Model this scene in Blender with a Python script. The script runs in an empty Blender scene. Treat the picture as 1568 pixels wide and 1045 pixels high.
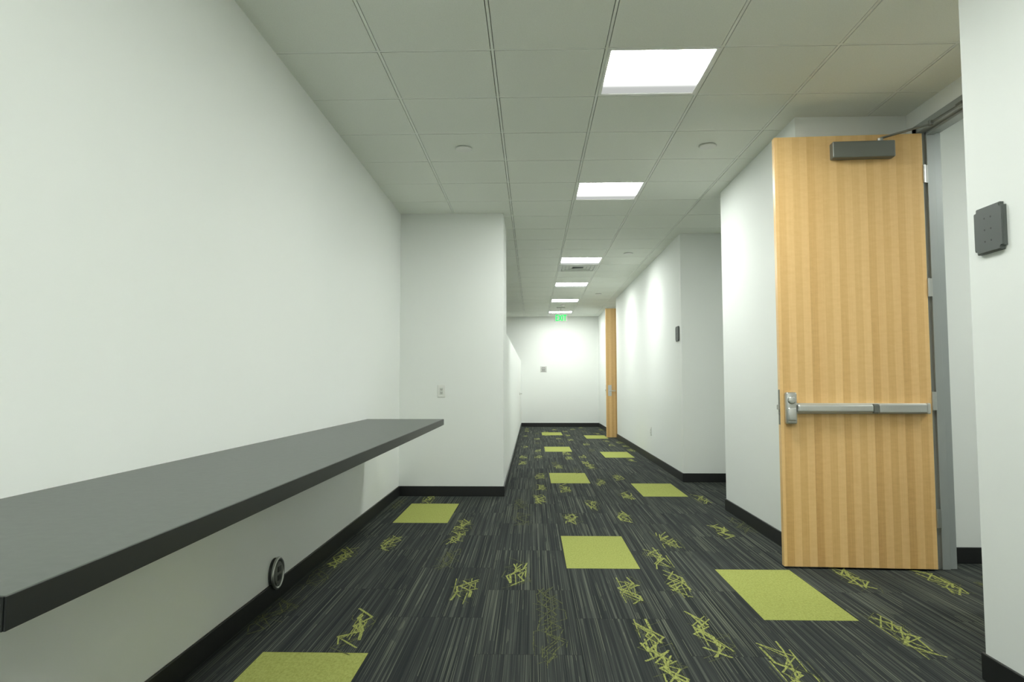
import bpy, bmesh, math, random
from mathutils import Matrix, Vector
random.seed(7)
S=bpy.context.scene
S.view_settings.view_transform='Standard'
S.view_settings.look='None'
S.view_settings.exposure=0.0
ZC=2.9285; XL=-1.375; XR=1.76; XA=2.49; TW=.125

# ---------------------------------------------------------------- materials
def mat(name,col,rough=.5,metal=0,spec=.5):
    m=bpy.data.materials.new(name);m.use_nodes=True
    b=m.node_tree.nodes['Principled BSDF']
    b.inputs['Base Color'].default_value=(*col,1);b.inputs['Roughness'].default_value=rough
    b.inputs['Metallic'].default_value=metal;b.inputs['Specular IOR Level'].default_value=spec
    return m
class NT:
    def __init__(s,m): s.t=m.node_tree;s.b=s.t.nodes.get('Principled BSDF')
    def n(s,ty,**k):
        x=s.t.nodes.new(ty)
        for a,v in k.items(): setattr(x,a,v)
        return x
    def l(s,a,b): s.t.links.new(a,b)
    def m(s,op,a,b=None,c=None):
        x=s.n('ShaderNodeMath',operation=op)
        for i,v in enumerate((a,b,c)):
            if v is None: continue
            if isinstance(v,(int,float)): x.inputs[i].default_value=v
            else: s.l(v,x.inputs[i])
        return x.outputs[0]
    def ramp(s,f,st,interp='LINEAR'):
        r=s.n('ShaderNodeValToRGB');cr=r.color_ramp;cr.interpolation=interp
        while len(cr.elements)<len(st): cr.elements.new(.5)
        for e,(p,c) in zip(cr.elements,st): e.position=p;e.color=(*c,1)
        s.l(f,r.inputs[0]);return r.outputs[0]
    def noise(s,vec,scale,detail=2,rough=.5):
        x=s.n('ShaderNodeTexNoise');x.inputs['Scale'].default_value=scale;x.inputs['Detail'].default_value=detail;x.inputs['Roughness'].default_value=rough
        s.l(vec,x.inputs['Vector']);return x.outputs[0]
    def bump(s,h,strength,dist=.001):
        x=s.n('ShaderNodeBump');x.inputs['Strength'].default_value=strength;x.inputs['Distance'].default_value=dist
        s.l(h,x.inputs['Height']);s.l(x.outputs[0],s.b.inputs['Normal'])
    def xyz(s,a,b,c):
        x=s.n('ShaderNodeCombineXYZ')
        for i,v in enumerate((a,b,c)):
            if isinstance(v,(int,float)): x.inputs[i].default_value=v
            else: s.l(v,x.inputs[i])
        return x.outputs[0]
def coords(N,kind='Object'):
    tc=N.n('ShaderNodeTexCoord');sp=N.n('ShaderNodeSeparateXYZ');N.l(tc.outputs[kind],sp.inputs[0])
    return tc.outputs[kind],sp.outputs

M_wall=mat('wall_paint',(.835,.862,.83),.75,spec=.15)
N=NT(M_wall);v,_=coords(N);N.bump(N.noise(v,260,3),.10,.0005)
M_tile=mat('ceiling_tile',(.83,.86,.80),.95,spec=.1)
N=NT(M_tile);v,_=coords(N)
N.l(N.ramp(N.noise(v,180,3,.7),[(.3,(.785,.815,.75)),(.6,(.845,.875,.81))]),N.b.inputs['Base Color']);N.bump(N.noise(v,220,3),.3,.001)
M_bar=mat('ceiling_grid_metal',(.86,.89,.83),.5)
M_plenum=mat('plenum_dark',(.12,.12,.11),.9)
M_black=mat('baseboard_rubber',(.010,.011,.011),.45)
M_white=mat('white_plastic',(.78,.79,.75),.35)
M_frame=mat('door_frame_paint',(.36,.39,.38),.4,.2)
M_steel=mat('brushed_steel',(.55,.56,.54),.32,.9)
M_alu=mat('satin_aluminium',(.60,.61,.585),.38,.75)
M_dgrey=mat('closer_grey',(.17,.18,.16),.42,.3)
M_dark=mat('dark_plastic',(.035,.038,.036),.45)
M_reader=mat('reader_plastic',(.085,.097,.089),.5)
M_fix=mat('fixture_white',(.85,.87,.83),.4)
M_vent=mat('vent_grey',(.62,.65,.60),.5)
def emit(name,col,st):
    m=bpy.data.materials.new(name);m.use_nodes=True;t=m.node_tree;t.nodes.clear()
    e=t.nodes.new('ShaderNodeEmission');o=t.nodes.new('ShaderNodeOutputMaterial')
    e.inputs[0].default_value=(*col,1);e.inputs[1].default_value=st;t.links.new(e.outputs[0],o.inputs[0]);return m,e
M_lens,en=emit('lens_glow',(.97,1,.96),50.0)
# shade of the troffer's far reflector, put into the lens emission as a fade
N=NT(M_lens);v,c=coords(N,'Generated')
mr=N.n('ShaderNodeMapRange',interpolation_type='SMOOTHERSTEP');N.l(c[1],mr.inputs[0])
mr.inputs[1].default_value=.50;mr.inputs[2].default_value=.95;mr.inputs[3].default_value=1;mr.inputs[4].default_value=0
N.l(N.m('ADD',N.m('MULTIPLY',N.m('POWER',mr.outputs[0],3.2),60.0),.55),en.inputs[1])
M_exitg,_e=emit('exit_letters_green',(.03,.8,.16),1.5)

# shelf laminate
M_shelf=mat('shelf_laminate',(.10,.11,.10),.38,spec=.5)
N=NT(M_shelf);v,_=coords(N)
N.l(N.ramp(N.noise(v,35,4,.6),[(.3,(.076,.086,.077)),(.7,(.096,.108,.096))]),N.b.inputs['Base Color'])
M_shelfedge=mat('shelf_edge_band',(.009,.011,.011),.4)

# wood veneer: slip-matched leaves, alternating light and dark
M_wood=mat('anigre_veneer',(.6,.36,.14),.33,spec=.45)
N=NT(M_wood);v,c=coords(N)
wob=N.m('MULTIPLY',N.m('SUBTRACT',N.noise(N.xyz(N.m('MULTIPLY',c[0],2),0,N.m('MULTIPLY',c[2],1.2)),2,1),.5),.005)
sx=N.m('DIVIDE',N.m('ADD',N.m('ADD',c[0],3.0),wob),.0915)
leaf=N.m('FLOOR',sx);fr=N.m('FRACT',sx)
half=N.m('LESS_THAN',fr,.5)
par=N.m('MODULO',leaf,2)
wn=N.n('ShaderNodeTexWhiteNoise',noise_dimensions='1D');N.l(leaf,wn.inputs['W'])
grain=N.noise(N.xyz(N.m('MULTIPLY',c[0],160),0,N.m('MULTIPLY',c[2],2.5)),1,4,.65)
flake=N.noise(N.xyz(N.m('MULTIPLY',c[0],16),leaf,N.m('MULTIPLY',c[2],45)),1,3,.6)
bot=N.m('SUBTRACT',1.0,N.m('MULTIPLY',c[2],.24))
band=N.m('ADD',N.m('MULTIPLY',half,.62),N.m('MULTIPLY',N.m('MULTIPLY',par,N.m('SUBTRACT',1.0,fr)),.38))
t=N.m('ADD',N.m('MULTIPLY',N.m('MULTIPLY',band,bot),.32),N.m('MULTIPLY',grain,.24))
t=N.m('ADD',t,N.m('MULTIPLY',flake,.22));t=N.m('ADD',t,N.m('MULTIPLY',wn.outputs[0],.09))
N.l(N.ramp(t,[(.20,(.83,.565,.255)),(.46,(.70,.435,.17)),(.72,(.50,.275,.09))]),N.b.inputs['Base Color'])
N.bump(grain,.05,.0005)

# carpet
def carpet(name,yellow=False):
    m=mat(name,(.04,.04,.04),.95,spec=.05);N=NT(m);v,c=coords(N)
    P=.4572
    cx=N.m('DIVIDE',N.m('SUBTRACT',c[0],.2097),P);col=N.m('FLOOR',cx)
    odd=N.m('MODULO',N.m('ABSOLUTE',col),2)
    ry=N.m('SUBTRACT',N.m('DIVIDE',N.m('SUBTRACT',c[1],5.2908),.9144),N.m('MULTIPLY',odd,.5))
    row=N.m('FLOOR',ry)
    seed=N.m('ADD',N.m('MULTIPLY',col,3.71),N.m('MULTIPLY',row,7.13))
    fx=N.m('FRACT',cx);fy=N.m('FRACT',ry)
    ex=N.m('MINIMUM',fx,N.m('SUBTRACT',1,fx));ey=N.m('MINIMUM',fy,N.m('SUBTRACT',1,fy))
    seam=N.m('MINIMUM',N.m('MULTIPLY',ex,P),N.m('MULTIPLY',ey,.9144))
    seamk=N.m('LESS_THAN',seam,.0014)
    fib=N.noise(v,900,2,.7)
    if yellow:
        a=N.noise(N.xyz(N.m('MULTIPLY',c[0],120),N.m('MULTIPLY',c[1],60),seed),1,3,.7)
        base=N.ramp(N.m('ADD',N.m('MULTIPLY',a,.6),N.m('MULTIPLY',fib,.4)),[(.3,(.23,.26,.06)),(.5,(.34,.37,.105)),(.7,(.44,.47,.16))])
    else:
        s1=N.noise(N.xyz(N.m('MULTIPLY',c[0],60),N.m('MULTIPLY',c[1],.4),seed),1,2,.6)
        s2=N.noise(N.xyz(N.m('MULTIPLY',c[0],230),N.m('MULTIPLY',c[1],.7),N.m('ADD',seed,41.3)),1,1,.5)
        s3=N.noise(N.xyz(N.m('MULTIPLY',c[0],8),N.m('MULTIPLY',c[1],2.0),seed),1,2,.5)
        tt=N.m('ADD',N.m('MULTIPLY',s1,.5),N.m('MULTIPLY',s2,.5))
        base0=N.ramp(tt,[(.40,(.027,.031,.031)),(.50,(.042,.047,.045)),(.57,(.062,.069,.062)),(.66,(.105,.114,.095))])
        lines=N.m('MULTIPLY',N.m('GREATER_THAN',s2,.61),N.m('GREATER_THAN',s3,.46))
        mx=N.n('ShaderNodeMix',data_type='RGBA');N.l(N.m('MULTIPLY',lines,.65),mx.inputs[0])
        N.l(base0,mx.inputs[6]);mx.inputs[7].default_value=(.155,.168,.125,1)
        base=mx.outputs[2]
    mx=N.n('ShaderNodeMix',data_type='RGBA');N.l(N.m('MULTIPLY',seamk,.7),mx.inputs[0]);N.l(base,mx.inputs[6]);mx.inputs[7].default_value=(.012,.013,.013,1)
    N.l(mx.outputs[2],N.b.inputs['Base Color']);N.bump(fib,.5,.002)
    return m
M_carp=carpet('carpet_stripe');M_lime=carpet('carpet_lime',True)
def yarn(name,c1,c2):
    m=mat(name,c1,.95,spec=.05);N=NT(m);v,c=coords(N)
    a=N.noise(N.xyz(N.m('MULTIPLY',c[0],160),N.m('MULTIPLY',c[1],40),0),1,2,.7)
    N.l(N.ramp(a,[(.40,c2),(.54,c1)]),N.b.inputs['Base Color']);return m
M_y1=yarn('yarn_lime',(.34,.37,.115),(.15,.165,.06));M_y2=yarn('yarn_olive',(.125,.138,.06),(.045,.05,.04))

# ---------------------------------------------------------------- mesh helpers
def finish(bm,name,mats,parent=None,smooth=False,loc=None):
    me=bpy.data.meshes.new(name);bm.normal_update();bm.to_mesh(me);bm.free()
    for m in mats: me.materials.append(m)
    if smooth:
        for p in me.polygons: p.use_smooth=True
    o=bpy.data.objects.new(name,me);S.collection.objects.link(o)
    if parent: o.parent=parent
    if loc: o.location=loc
    return o
def addbox(bm,x0,x1,y0,y1,z0,z1,mi=0,bev=0,seg=2):
    b=bmesh.new();r=bmesh.ops.create_cube(b,size=1)
    for v in b.verts: v.co=Vector(((x0+x1)/2+v.co.x*(x1-x0),(y0+y1)/2+v.co.y*(y1-y0),(z0+z1)/2+v.co.z*(z1-z0)))
    if bev: bmesh.ops.bevel(b,geom=b.edges[:],offset=bev,segments=seg,affect='EDGES',profile=.5)
    for f in b.faces: f.material_index=mi
    merge(bm,b)
def merge(bm,b):
    me=bpy.data.meshes.new('tmp');b.to_mesh(me);b.free();bm.from_mesh(me);bpy.data.meshes.remove(me)
def addcyl(bm,p,axis,r1,r2,h,mi=0,seg=32,bev=0):
    b=bmesh.new();bmesh.ops.create_cone(b,cap_ends=True,segments=seg,radius1=r1,radius2=r2,depth=h)
    if bev:
        es=[e for e in b.edges if abs(e.verts[0].co.z-e.verts[1].co.z)<1e-6]
        bmesh.ops.bevel(b,geom=es,offset=bev,segments=3,affect='EDGES',profile=.5)
    q=Vector((0,0,1)).rotation_difference(Vector(axis).normalized()).to_matrix().to_4x4()
    bmesh.ops.transform(b,matrix=Matrix.Translation(p)@q,verts=b.verts)
    for f in b.faces: f.material_index=mi
    merge(bm,b)
def addring(bm,p,axis,R,r,mi=0,n=40,k=10):
    b=bmesh.new();vs=[]
    for i in range(n):
        a=2*math.pi*i/n;row=[]
        for j in range(k):
            c=2*math.pi*j/k;row.append(b.verts.new(((R+r*math.cos(c))*math.cos(a),(R+r*math.cos(c))*math.sin(a),r*math.sin(c))))
        vs.append(row)
    for i in range(n):
        for j in range(k): b.faces.new((vs[i][j],vs[(i+1)%n][j],vs[(i+1)%n][(j+1)%k],vs[i][(j+1)%k]))
    q=Vector((0,0,1)).rotation_difference(Vector(axis).normalized()).to_matrix().to_4x4()
    bmesh.ops.transform(b,matrix=Matrix.Translation(p)@q,verts=b.verts)
    for f in b.faces: f.material_index=mi;f.smooth=True
    merge(bm,b)
def boxobj(name,x0,x1,y0,y1,z0,z1,m,bev=0,parent=None):
    bm=bmesh.new();addbox(bm,x0,x1,y0,y1,z0,z1,0,bev);return finish(bm,name,[m],parent)
def empty(name,loc=(0,0,0),rz=0):
    e=bpy.data.objects.new(name,None);S.collection.objects.link(e);e.location=loc;e.rotation_euler=(0,0,rz);e.empty_display_size=.1;return e

# ---------------------------------------------------------------- walls
ZT=3.06
boxobj('wall_left',XL-.15,XL,-4.0,7.10,0,ZT,M_wall)
boxobj('wall_return',XL-.15,-.30,7.10,7.97,0,ZT,M_wall)
boxobj('wall_partition',-.42,-.30,7.97,18.35,0,1.735,M_wall,.004)
boxobj('wall_open_area_front',-4.65,XL-.15,7.82,7.97,0,ZT,M_wall)
boxobj('wall_open_area_left',-4.65,-4.5,7.97,18.35,0,ZT,M_wall)
boxobj('wall_far',-4.65,2.71,18.35,18.5,0,ZT,M_wall)
boxobj('wall_back',XL-.15,2.71,-4.15,-4.0,0,ZT,M_wall)
boxobj('wall_right_near',XR,XA+TW,-4.0,2.80,0,ZT,M_wall)
bm=bmesh.new()
addbox(bm,XA,XA+TW,2.80,3.42,0,ZT);addbox(bm,XA,XA+TW,3.42,4.47,2.81,ZT);addbox(bm,XA,XA+TW,4.47,4.56,0,ZT)
finish(bm,'wall_alcove_side',[M_wall])
boxobj('wall_right_mid',XR,5.0,4.56,6.39,0,ZT,M_wall)
boxobj('wall_alcove_side_mid',XA,XA+.22,6.39,8.16,0,ZT,M_wall)
boxobj('wall_right_long',XR,XA+.22,8.16,14.45,0,ZT,M_wall)
boxobj('wall_alcove_side_far',XA,XA+.22,14.45,16.21,0,ZT,M_wall)
boxobj('wall_right_far',XR,XA+.22,16.21,18.35,0,ZT,M_wall)
boxobj('wall_side_room_right',5.0,5.15,1.0,4.56,0,ZT,M_wall)
boxobj('wall_side_room_near',XA+TW,5.0,.85,1.0,0,ZT,M_wall)

# baseboards
def bb(name,segs):
    bm=bmesh.new();t=.012;h=.102
    for (x0,y0,x1,y1,nx,ny) in segs:
        xa,xb=sorted((x0,x1));ya,yb=sorted((y0,y1))
        if nx: xa,xb=sorted((x0,x0+nx*t))
        if ny: ya,yb=sorted((y0,y0+ny*t))
        addbox(bm,xa,xb,ya,yb,0.0005,h,0,.003,2)
    finish(bm,name,[M_black])
bb('baseboard_left',[(XL,-4,XL,7.1,1,0)])
bb('baseboard_return',[(XL+.012,7.1,-.288,7.1,0,-1),(-.30,7.1,-.30,7.97,1,0)])
bb('baseboard_partition',[(-.30,7.97,-.30,18.338,1,0)])
bb('baseboard_far',[(-.29,18.35,XR,18.35,0,-1)])
bb('baseboard_right_near',[(XR,-4,XR,2.812,-1,0),(XR,2.8,XA,2.8,0,1)])
bb('baseboard_alcove',[(XA,2.812,XA,3.41,-1,0),(XR-.012,4.56,XA,4.56,0,-1)])
bb('baseboard_right_mid',[(XR,4.56,XR,6.402,-1,0),(XR,6.39,XA,6.39,0,1),(XA,6.39,XA,8.16,-1,0),(XR-.012,8.16,XA,8.16,0,-1)])
bb('baseboard_right_long',[(XR,8.16,XR,14.462,-1,0),(XR,14.45,XA,14.45,0,1)])
bb('baseboard_right_far',[(XA,14.462,XA,16.2,-1,0),(XR-.012,16.21,XA,16.21,0,-1),(XR,16.21,XR,18.338,-1,0)])
bb('baseboard_side_room',[(XA+TW+.015,4.56,5.0,4.56,0,-1),(5.0,1.0,5.0,4.548,-1,0),(XA+TW,1.0,5.0,1.0,0,1)])

# ---------------------------------------------------------------- floor with carpet planks
P=.4572;X0=.2097;Y0=5.2908
FX0,FX1,FY0,FY1=-4.65,5.15,-4.15,18.5
lime=set()
for k in range(-3,4):
    lime.add((0,-2+8*k));lime.add((2,-4+8*k));lime.add((-3,1+8*k));lime.add((5,1+8*k));lime.add((-6,-2+8*k));lime.add((-8,-4+8*k))
bm=bmesh.new()
for c in range(-12,12):
    xa,xb=max(FX0,X0+c*P),min(FX1,X0+(c+1)*P)
    if xb<=xa: continue
    for r in range(-12,16):
        h=2*r+(c%2)
        ya,yb=max(FY0,Y0+h*P),min(FY1,Y0+(h+2)*P)
        if yb<=ya: continue
        f=bm.faces.new([bm.verts.new((x,y,0)) for x,y in ((xa,ya),(xb,ya),(xb,yb),(xa,yb))])
        f.material_index=1 if (c,h) in lime else 0
# woven scribble motifs: bands of crossing angular strokes, flush with the pile
zc=[0]
def stroke(x0,y0,x1,y1,w0,w1,mi,z):
    dx,dy=x1-x0,y1-y0;d=math.hypot(dx,dy) or 1;ux,uy=dx/d,dy/d
    x0-=ux*w0*.6;y0-=uy*w0*.6;x1+=ux*w1*.6;y1+=uy*w1*.6
    vs=[bm.verts.new(p) for p in ((x0-uy*w0,y0+ux*w0,z),(x0+uy*w0,y0-ux*w0,z),(x1+uy*w1,y1-ux*w1,z),(x1-uy*w1,y1+ux*w1,z))]
    bm.faces.new(vs).material_index=mi
def tangle(cx,cy,w=.125,l=.5,mi=2,n=4,seed=0,wd=1.0):
    rr=random.Random(seed)
    for i in range(n):
        y=cy-l/2+rr.uniform(0,.3)*l;end=cy+l/2-rr.uniform(0,.35)*l
        side=rr.choice((-1,1));x=cx+side*rr.uniform(.1,.5)*w;q=rr.uniform(.004,.007)*wd
        while y<end:
            st=rr.uniform(.06,.17)
            if rr.random()<.75: side=-side
            nx=cx+side*rr.uniform(.08,.5)*w;ny=y+st
            q2=q*rr.uniform(.55,1.25)
            z=.0012+zc[0]%40*.00003;zc[0]+=1
            stroke(x,y,nx,ny,q,q2,mi,z)
            x,y=nx,ny
            if rr.random()<.12: x=cx+rr.uniform(-.5,.5)*w
    for i in range(n):
        x=cx+rr.uniform(-.5,.5)*w;y=cy+rr.uniform(-.3,.3)*l;L=rr.uniform(.10,.26)
        z=.0012+zc[0]%40*.00003;zc[0]+=1
        stroke(x,y-L/2,x+rr.uniform(-.015,.015),y+L/2,.0022*wd,.0035*wd,mi,z)
near=[(-.10,4.24,1),(-.377,3.9,1),(-.83,3.28,1),(-1.03,5.02,1),(-.56,4.53,0),(-.57,5.66,1),(-1.27,4.59,1),(-1.27,4.15,0),(.075,3.63,0),(.08,3.1,0),
(.543,3.93,1),(.529,3.2,1),(.56,2.75,1),(.80,3.24,1),(.823,4.06,1),(.98,5.125,1),(.824,4.62,1),(.33,5.95,1),(.57,6.59,1),(.78,6.02,1),(.966,7.16,1),
(.79,8.08,1),(.352,7.58,1),(.09,7.69,1),(-.096,5.9,0),(.356,9.56,1),(.10,10.9,1),(1.68,6.95,1),(1.47,5.47,1),(1.69,5.65,0),(1.04,2.85,1),(1.69,3.27,1),
(1.886,4.16,1),(2.36,4.1,1),(-1.3,3.5,0),(-1.04,6.9,1),(-1.29,6.6,0),(-.57,5.2,1),(.07,6.9,1),(-.12,6.6,0),(.10,8.6,1),(.57,9.1,0),(1.04,8.5,1),(.8,9.6,1)]
sd=1
for x,y,b in near:
    tangle(x,y,mi=3,n=2,seed=sd+900,l=.62,w=.18,wd=.45)
    tangle(x,y,mi=2 if b else 3,n=4 if b else 3,seed=sd,l=.52 if b else .6,wd=1 if b else .6)
    sd+=1
rr=random.Random(3)
for c in range(-10,10):
    y=-4+rr.uniform(0,1)
    while y<18.1:
        x=X0+c*P+rr.choice((.11,.34));y+=rr.uniform(.65,1.35)
        if 2.5<y<9.8 and -1.38<x<2.5: continue
        if y>18.1 or not(FX0+.1<x<FX1-.1): continue
        h=math.floor((y-Y0)/P-(c%2));h=2*math.floor(h/2)+(c%2)
        if (c,h) in lime: continue
        tangle(x,y,mi=2 if rr.random()<.72 else 3,n=4,seed=sd,l=.46);sd+=1
floor=finish(bm,'floor',[M_carp,M_lime,M_y1,M_y2])

# ---------------------------------------------------------------- ceiling
T=.61;CX=-.8188;CY=3.5642
lights=[(2,n) for n in (-12,-8,-4,0,4,10,14,18,22)]+[(-5,11),(-5,17),(7,-1)]
vents=[(2,11)]
bm=bmesh.new();g=.011;gr=.007
def quad(bm,a,mi): 
    f=bm.faces.new([bm.verts.new(p) for p in a]);f.material_index=mi
c0,c1=-7,10;r0,r1=-13,25
for c in range(c0,c1):
    for r in range(r0,r1):
        if (c,r) in lights or (c,r) in vents: continue
        xa,xb=CX+c*T+g,CX+(c+1)*T-g;ya,yb=CY+r*T+g,CY+(r+1)*T-g
        z=ZC;zt=ZC+.02
        quad(bm,((xa,ya,z),(xa,yb,z),(xb,yb,z),(xb,ya,z)),0)
        e=[(xa,ya),(xb,ya),(xb,yb),(xa,yb)]
        for i in range(4):
            p,q=e[i],e[(i+1)%4];quad(bm,((p[0],p[1],z),(q[0],q[1],z),(q[0],q[1],zt),(p[0],p[1],zt)),0)
for c in range(c0,c1+1):
    x=CX+c*T;addbox(bm,x-gr,x+gr,CY+r0*T,CY+r1*T,ZC+.001,ZC+.02,1)
for r in range(r0,r1+1):
    y=CY+r*T;addbox(bm,CX+c0*T,CX+c1*T,y-gr,y+gr,ZC+.0012,ZC+.02,1)
addbox(bm,CX+c0*T,CX+c1*T,CY+r0*T,CY+r1*T,ZT+.04,ZT+.08,2)
finish(bm,'ceiling',[M_tile,M_bar,M_plenum])
for c,r in lights:
    bm=bmesh.new();xa,xb=CX+c*T+.008,CX+(c+1)*T-.008;ya,yb=CY+r*T+.008,CY+(r+1)*T-.008
    fw=.018;z=ZC-.002;zr=ZC+.035
    for (a,b,cc,d) in ((xa,xb,ya,ya+fw),(xa,xb,yb-fw,yb),(xa,xa+fw,ya+fw,yb-fw),(xb-fw,xb,ya+fw,yb-fw)):
        addbox(bm,a,b,cc,d,z,z+.006,0)
        addbox(bm,a+.004,b-.004,cc+.004,d-.004,z+.006,zr,0)
    addbox(bm,xa,xb,ya,yb,zr,zr+.01,0)
    addbox(bm,xa+fw+.001,xb-fw-.001,ya+fw+.001,yb-fw-.001,ZC+.004,ZC+.008,1)
    finish(bm,'recessed_light_panel',[M_fix,M_lens])
for c,r in vents:
    bm=bmesh.new();xa,xb=CX+c*T+.008,CX+(c+1)*T-.008;ya,yb=CY+r*T+.008,CY+(r+1)*T-.008
    for i in range(4):
        o=i*.055;zz=ZC-.004+i*.004
        for (a,b,cc,d) in ((xa+o,xb-o,ya+o,ya+o+.048),(xa+o,xb-o,yb-o-.048,yb-o),(xa+o,xa+o+.048,ya+o+.048,yb-o-.048),(xb-o-.048,xb-o,ya+o+.048,yb-o-.048)):
            addbox(bm,a,b,cc,d,zz,zz+.004,0)
    addbox(bm,xa,xb,ya,yb,ZC+.03,ZC+.04,1)
    finish(bm,'ceiling_air_vent',[M_vent,M_frame])
for c,r in ((.5,2.5),(3.5,2.5),(3.5,9.5),(3.5,16.5),(.5,-4.5),(3.5,-4.5)):
    bm=bmesh.new();p=Vector((CX+c*T,CY+r*T,ZC-.0085))
    addcyl(bm,p,(0,0,-1),.062,.060,.008,0,48,.002);addring(bm,p+Vector((0,0,.002)),(0,0,1),.062,.003,1)
    finish(bm,'sprinkler_cover',[M_white,M_vent])
bm=bmesh.new();addcyl(bm,Vector((.70,15.55,ZC-.008)),(0,0,-1),.07,.07,.012,0,40,.002);addcyl(bm,Vector((.70,15.55,ZC-.028)),(0,0,-1),.055,.035,.028,0,40,.003)
finish(bm,'smoke_detector',[M_white])

# exit sign
ex=empty('exit_sign',(.67,16.0,2.67))
bm=bmesh.new();addbox(bm,-.15,.15,-.012,.012,-.09,.09,0,.006);addbox(bm,-.10,.10,-.025,.025,ZC-2.67-.03,ZC-2.67-.002,0,.003);addcyl(bm,Vector((0,0,.16)),(0,0,1),.008,.008,.15,0)
finish(bm,'housing',[M_vent],ex)
bm=bmesh.new()
def let(x,segs):
    for a,b,c,d in segs:
        dx,dz=c-a,d-b;L=math.hypot(dx,dz);b2=bmesh.new();bmesh.ops.create_cube(b2,size=1)
        for v in b2.verts: v.co=Vector((v.co.x*(L+.016),v.co.y*.003,v.co.z*.022))
        bmesh.ops.transform(b2,matrix=Matrix.Translation((x+(a+c)/2,-.0145,(b+d)/2))@Matrix.Rotation(-math.atan2(dz,dx),4,'Y'),verts=b2.verts);merge(bm,b2)
let(-.115,[(0,-.06,0,.06),(0,.06,.045,.06),(0,0,.04,0),(0,-.06,.045,-.06)])
let(-.045,[(0,-.06,.055,.06),(0,.06,.055,-.06)])
let(.037,[(0,-.06,0,.06)])
let(.062,[(0,.06,.06,.06),(.03,.06,.03,-.06)])
finish(bm,'letters',[M_exitg],ex)

# ---------------------------------------------------------------- shelf
sh=empty('wall_shelf_counter',(0,0,0))
bm=bmesh.new();addbox(bm,XL+.001,-.738,.962,5.72,.809,.857,0,.0015)
finish(bm,'top',[M_shelf],sh)
bm=bmesh.new();addbox(bm,-.7385,-.735,.960,5.722,.808,.8565,0,.001);addbox(bm,XL+.001,-.7385,.958,.962,.808,.8565,0,.001);addbox(bm,XL+.001,-.7385,5.72,5.724,.808,.8565,0,.001)
finish(bm,'edge_band',[M_shelfedge],sh)
for i,y in enumerate((1.4,3.35,5.3)):
    bm=bmesh.new();addbox(bm,XL+.001,XL+.006,y-.02,y+.02,.60,.808,0,.001);addbox(bm,XL+.006,XL+.45,y-.004,y+.004,.78,.808,0,.001)
    finish(bm,'bracket_%d'%(i+1),[M_white],sh)

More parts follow.
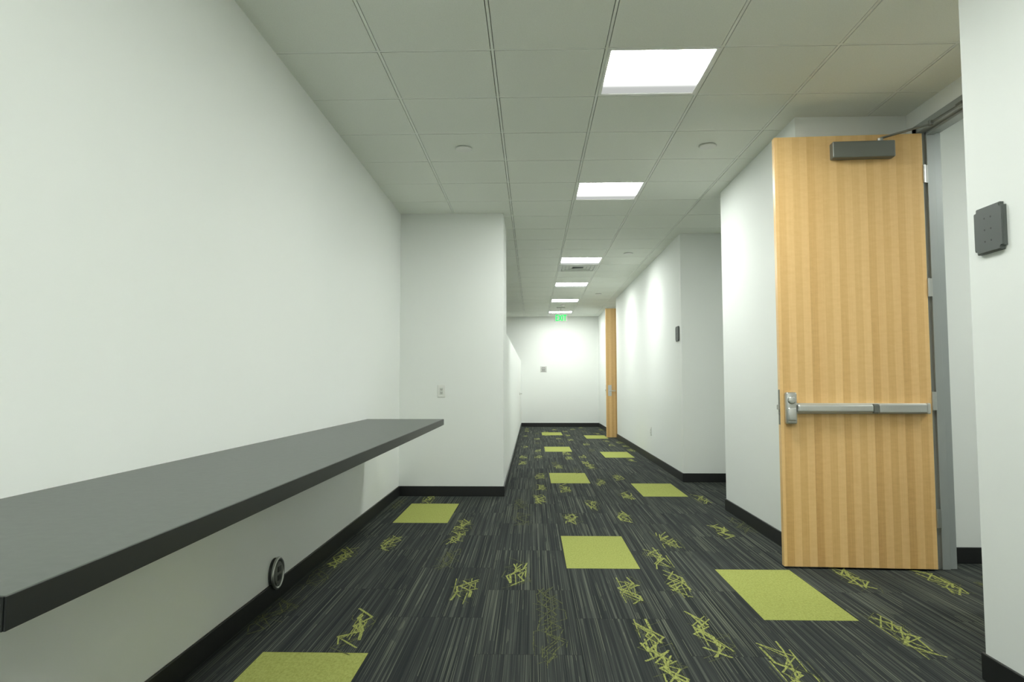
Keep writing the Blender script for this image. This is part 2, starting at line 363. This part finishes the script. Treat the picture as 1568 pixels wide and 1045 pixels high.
# ---------------------------------------------------------------- doors
def door(name,loc,rz,exitdev):
    d=empty(name,loc,rz);W=.915
    bm=bmesh.new();addbox(bm,-W,0,0,.045,.012,2.737,0,.0015);finish(bm,'slab',[M_wood],d)
    bm=bmesh.new()
    for z in (.32,1.04,1.75,2.475):
        addcyl(bm,Vector((.006,-.004,z)),(0,0,1),.0065,.0065,.115,0,16,.001)
        addbox(bm,.0005,.003,0,.042,z-.057,z+.057,0);addbox(bm,.004,.03,-.001,.001,z-.057,z+.057,0)
    finish(bm,'hinges',[M_steel],d)
    bm=bmesh.new();addbox(bm,-W-.0015,-W+.001,.008,.037,.89,1.11,0,.0005);addbox(bm,-W-.016,-W,.016,.029,.985,1.015,1,.003);addbox(bm,-W-.008,-W,.018,.027,.955,.968,1,.002)
    finish(bm,'lock_edge_plate',[M_dgrey,M_steel],d)
    if exitdev:
        bm=bmesh.new()
        addbox(bm,-.893,-.826,-.048,0,.895,1.095,0,.012,4)
        addcyl(bm,Vector((-.860,-.052,1.045)),(0,-1,0),.026,.022,.02,0,28,.004)
        addbox(bm,-.885,-.834,-.056,-.04,.915,1.0,1,.01,3)
        finish(bm,'latch_case',[M_steel,M_alu],d,True)
        bm=bmesh.new()
        addbox(bm,-.83,-.045,-.022,0,.960,1.026,0,.004)
        finish(bm,'rail',[M_alu],d)
        bm=bmesh.new();addbox(bm,-.826,-.37,-.058,-.018,.968,1.020,0,.014,4);addbox(bm,-.37,-.335,-.05,-.018,.965,1.023,1,.008,3)
        finish(bm,'push_bar',[M_alu,M_dgrey],d)
        bm=bmesh.new();addbox(bm,-.335,-.045,-.045,-.018,.964,1.024,0,.01,3);addbox(bm,-.05,-.03,-.05,0,.960,1.028,0,.008,3)
        finish(bm,'end_cap',[M_alu],d)
        bm=bmesh.new();addbox(bm,-.57,-.19,-.062,0,2.575,2.68,0,.007,3);addcyl(bm,Vector((-.27,-.034,2.685)),(0,0,1),.018,.018,.03,1,24,.002)
        finish(bm,'closer_body',[M_dgrey,M_steel],d)
        bm=bmesh.new()
        def bar(p,q,w,t):
            p,q=Vector(p),Vector(q);v=q-p;b=bmesh.new();bmesh.ops.create_cube(b,size=1)
            for k in b.verts: k.co=Vector((k.co.x*v.length,k.co.y*w,k.co.z*t))
            bmesh.ops.bevel(b,geom=b.edges[:],offset=.002,segments=2,affect='EDGES')
            m=v.to_track_quat('X','Z').to_matrix().to_4x4();bmesh.ops.transform(b,matrix=Matrix.Translation((p+q)/2)@m,verts=b.verts);merge(bm,b)
        bar((-.27,-.034,2.70),(-.03,-.17,2.735),.024,.008)
        bar((-.03,-.17,2.742),(.0,-.44,2.745),.020,.008)
        addcyl(bm,Vector((-.03,-.17,2.74)),(0,0,1),.015,.015,.03,0,20,.002)
        finish(bm,'closer_arm',[M_dgrey],d)
        bm=bmesh.new();addbox(bm,-.015,.012,-.47,-.41,2.738,2.756,0,.002);finish(bm,'arm_shoe',[M_dgrey],d)
    else:
        bm=bmesh.new();addbox(bm,-.875,-.80,-.008,0,.88,1.11,0,.004)
        addcyl(bm,Vector((-.84,-.03,.99)),(0,-1,0),.011,.011,.05,0,20);addbox(bm,-.85,-.72,-.062,-.045,.98,1.0,0,.006,3);addcyl(bm,Vector((-.84,-.012,1.06)),(0,-1,0),.016,.016,.012,0,24,.002)
        finish(bm,'lever_handle',[M_steel],d)
    return d
door('door_1',(2.478,4.362,0),math.radians(-3),True)
door('door_2',(2.470,14.60,0),math.radians(-1),False)
fr=empty('trim_door_frame')
def framepart(nm,bx):
    bm=bmesh.new()
    for b in bx: addbox(bm,*b,0,.0015)
    finish(bm,nm,[M_frame],fr)
a,b=XA-.012,XA+TW+.012
framepart('jamb_hinge_side',[(a,b,4.42,4.472,0,2.81),(a+.05,b-.05,4.402,4.42,0,2.76)])
framepart('jamb_strike_side',[(a,b,3.418,3.47,0,2.81),(a+.05,b-.05,3.47,3.488,0,2.76)])
framepart('head',[(a,b,3.418,4.472,2.76,2.812),(a+.05,b-.05,3.47,4.42,2.742,2.76)])

# ---------------------------------------------------------------- wall plates
def rocker(name,loc,n):
    e=empty(name,loc);e.rotation_euler=(0,0,{'-y':0,'-x':-math.pi/2}[n])
    bm=bmesh.new();addbox(bm,-.039,.039,-.007,0,-.062,.062,0,.003);finish(bm,'plate',[M_white],e)
    bm=bmesh.new();addbox(bm,-.018,.018,-.0095,-.006,-.035,.035,0,.001)
    for z in (-.018,.018):
        addbox(bm,-.0085,-.0045,-.0100,-.0093,z-.006,z+.006,1);addbox(bm,.0045,.0085,-.0100,-.0093,z-.006,z+.006,1);addcyl(bm,Vector((0,-.0097,z-.011)),(0,-1,0),.003,.003,.0006,1,12)
    finish(bm,'receptacle',[M_vent,M_dark],e)
rocker('electrical_outlet',(-.938,7.10,1.073),'-y')
rocker('electrical_outlet',(XR,10.33,.44),'-x')
def reader(y,z):
    e=empty('access_card_reader',(XR,y,z));e.rotation_euler=(0,0,-math.pi/2)
    bm=bmesh.new();b=bmesh.new();bmesh.ops.create_cube(b,size=1)
    for v in b.verts: v.co=Vector((v.co.x*.165,v.co.y*.018-.009,v.co.z*.18))
    es=[k for k in b.edges if abs(k.verts[0].co.y-k.verts[1].co.y)>.01];bmesh.ops.bevel(b,geom=es,offset=.014,segments=5,affect='EDGES')
    es=[k for k in b.edges if k.verts[0].co.y<-.017 and k.verts[1].co.y<-.017 and len(k.link_faces)==2 and k.calc_face_angle(0)>.5];bmesh.ops.bevel(b,geom=es,offset=.004,segments=3,affect='EDGES')
    merge(bm,b);finish(bm,'housing',[M_reader],e)
    bm=bmesh.new()
    for i in range(3):
        for j in range(2): addcyl(bm,Vector((-.018+j*.036,-.0183,.045-i*.045)),(0,-1,0),.004,.0035,.0008,0,16)
    finish(bm,'keys',[M_dark],e)
reader(2.655,1.74);reader(8.34,1.745)
e=empty('round_wall_outlet_cover',(XL,3.68,.15))
bm=bmesh.new();addcyl(bm,Vector((.012,0,0)),(1,0,0),.078,.074,.024,0,48,.003);finish(bm,'back_box',[M_dark],e)
bm=bmesh.new();addring(bm,Vector((.024,0,0)),(1,0,0),.076,.008,0,56);finish(bm,'rim',[M_steel],e)
bm=bmesh.new();addcyl(bm,Vector((.027,0,0)),(1,0,0),.060,.058,.006,0,48,.002)
for z in (-.022,.022): addbox(bm,.029,.034,-.022,.022,z-.014,z+.014,1,.002)
finish(bm,'cover',[M_dgrey,M_dark],e)
e=empty('room_sign',(.295,18.35,1.52))
bm=bmesh.new();addbox(bm,-.085,.085,-.008,0,-.08,.08,0,.003);finish(bm,'panel',[M_alu],e)
bm=bmesh.new()
for z,w in ((.045,.05),(.01,.06),(-.02,.045),(-.05,.06)): addbox(bm,-w,w,-.0095,-.008,z-.008,z+.008,0)
finish(bm,'text_lines',[M_dgrey],e)
e=empty('partition_door_lever',(-.30,16.0,.91))
bm=bmesh.new();addcyl(bm,Vector((.004,0,0)),(1,0,0),.03,.03,.008,0,28,.002);addcyl(bm,Vector((.03,0,0)),(1,0,0),.01,.01,.05,0,16);addbox(bm,.045,.06,-.01,.11,-.01,.01,0,.004)
finish(bm,'lever',[M_steel],e)

# ---------------------------------------------------------------- world + camera
w=bpy.data.worlds.new('world');S.world=w;w.use_nodes=True
w.node_tree.nodes['Background'].inputs[0].default_value=(.8,.85,.8,1);w.node_tree.nodes['Background'].inputs[1].default_value=.05
cam=bpy.data.cameras.new('camera');cam.sensor_width=36;cam.lens=1054.1/1568*36;cam.clip_start=.05;cam.clip_end=100
co=bpy.data.objects.new('camera',cam);S.collection.objects.link(co);S.camera=co
th,ps,ro=.0612,.0295,-.0012
F=Vector((-math.sin(ps)*math.cos(th),math.cos(ps)*math.cos(th),math.sin(th)))
R0=Vector((math.cos(ps),math.sin(ps),0));U0=R0.cross(F)
R=R0*math.cos(ro)+U0*math.sin(ro);U=U0*math.cos(ro)-R0*math.sin(ro)
Mx=Matrix((R,U,-F)).transposed().to_4x4();Mx.translation=Vector((0,0,1.1536));co.matrix_world=Mx
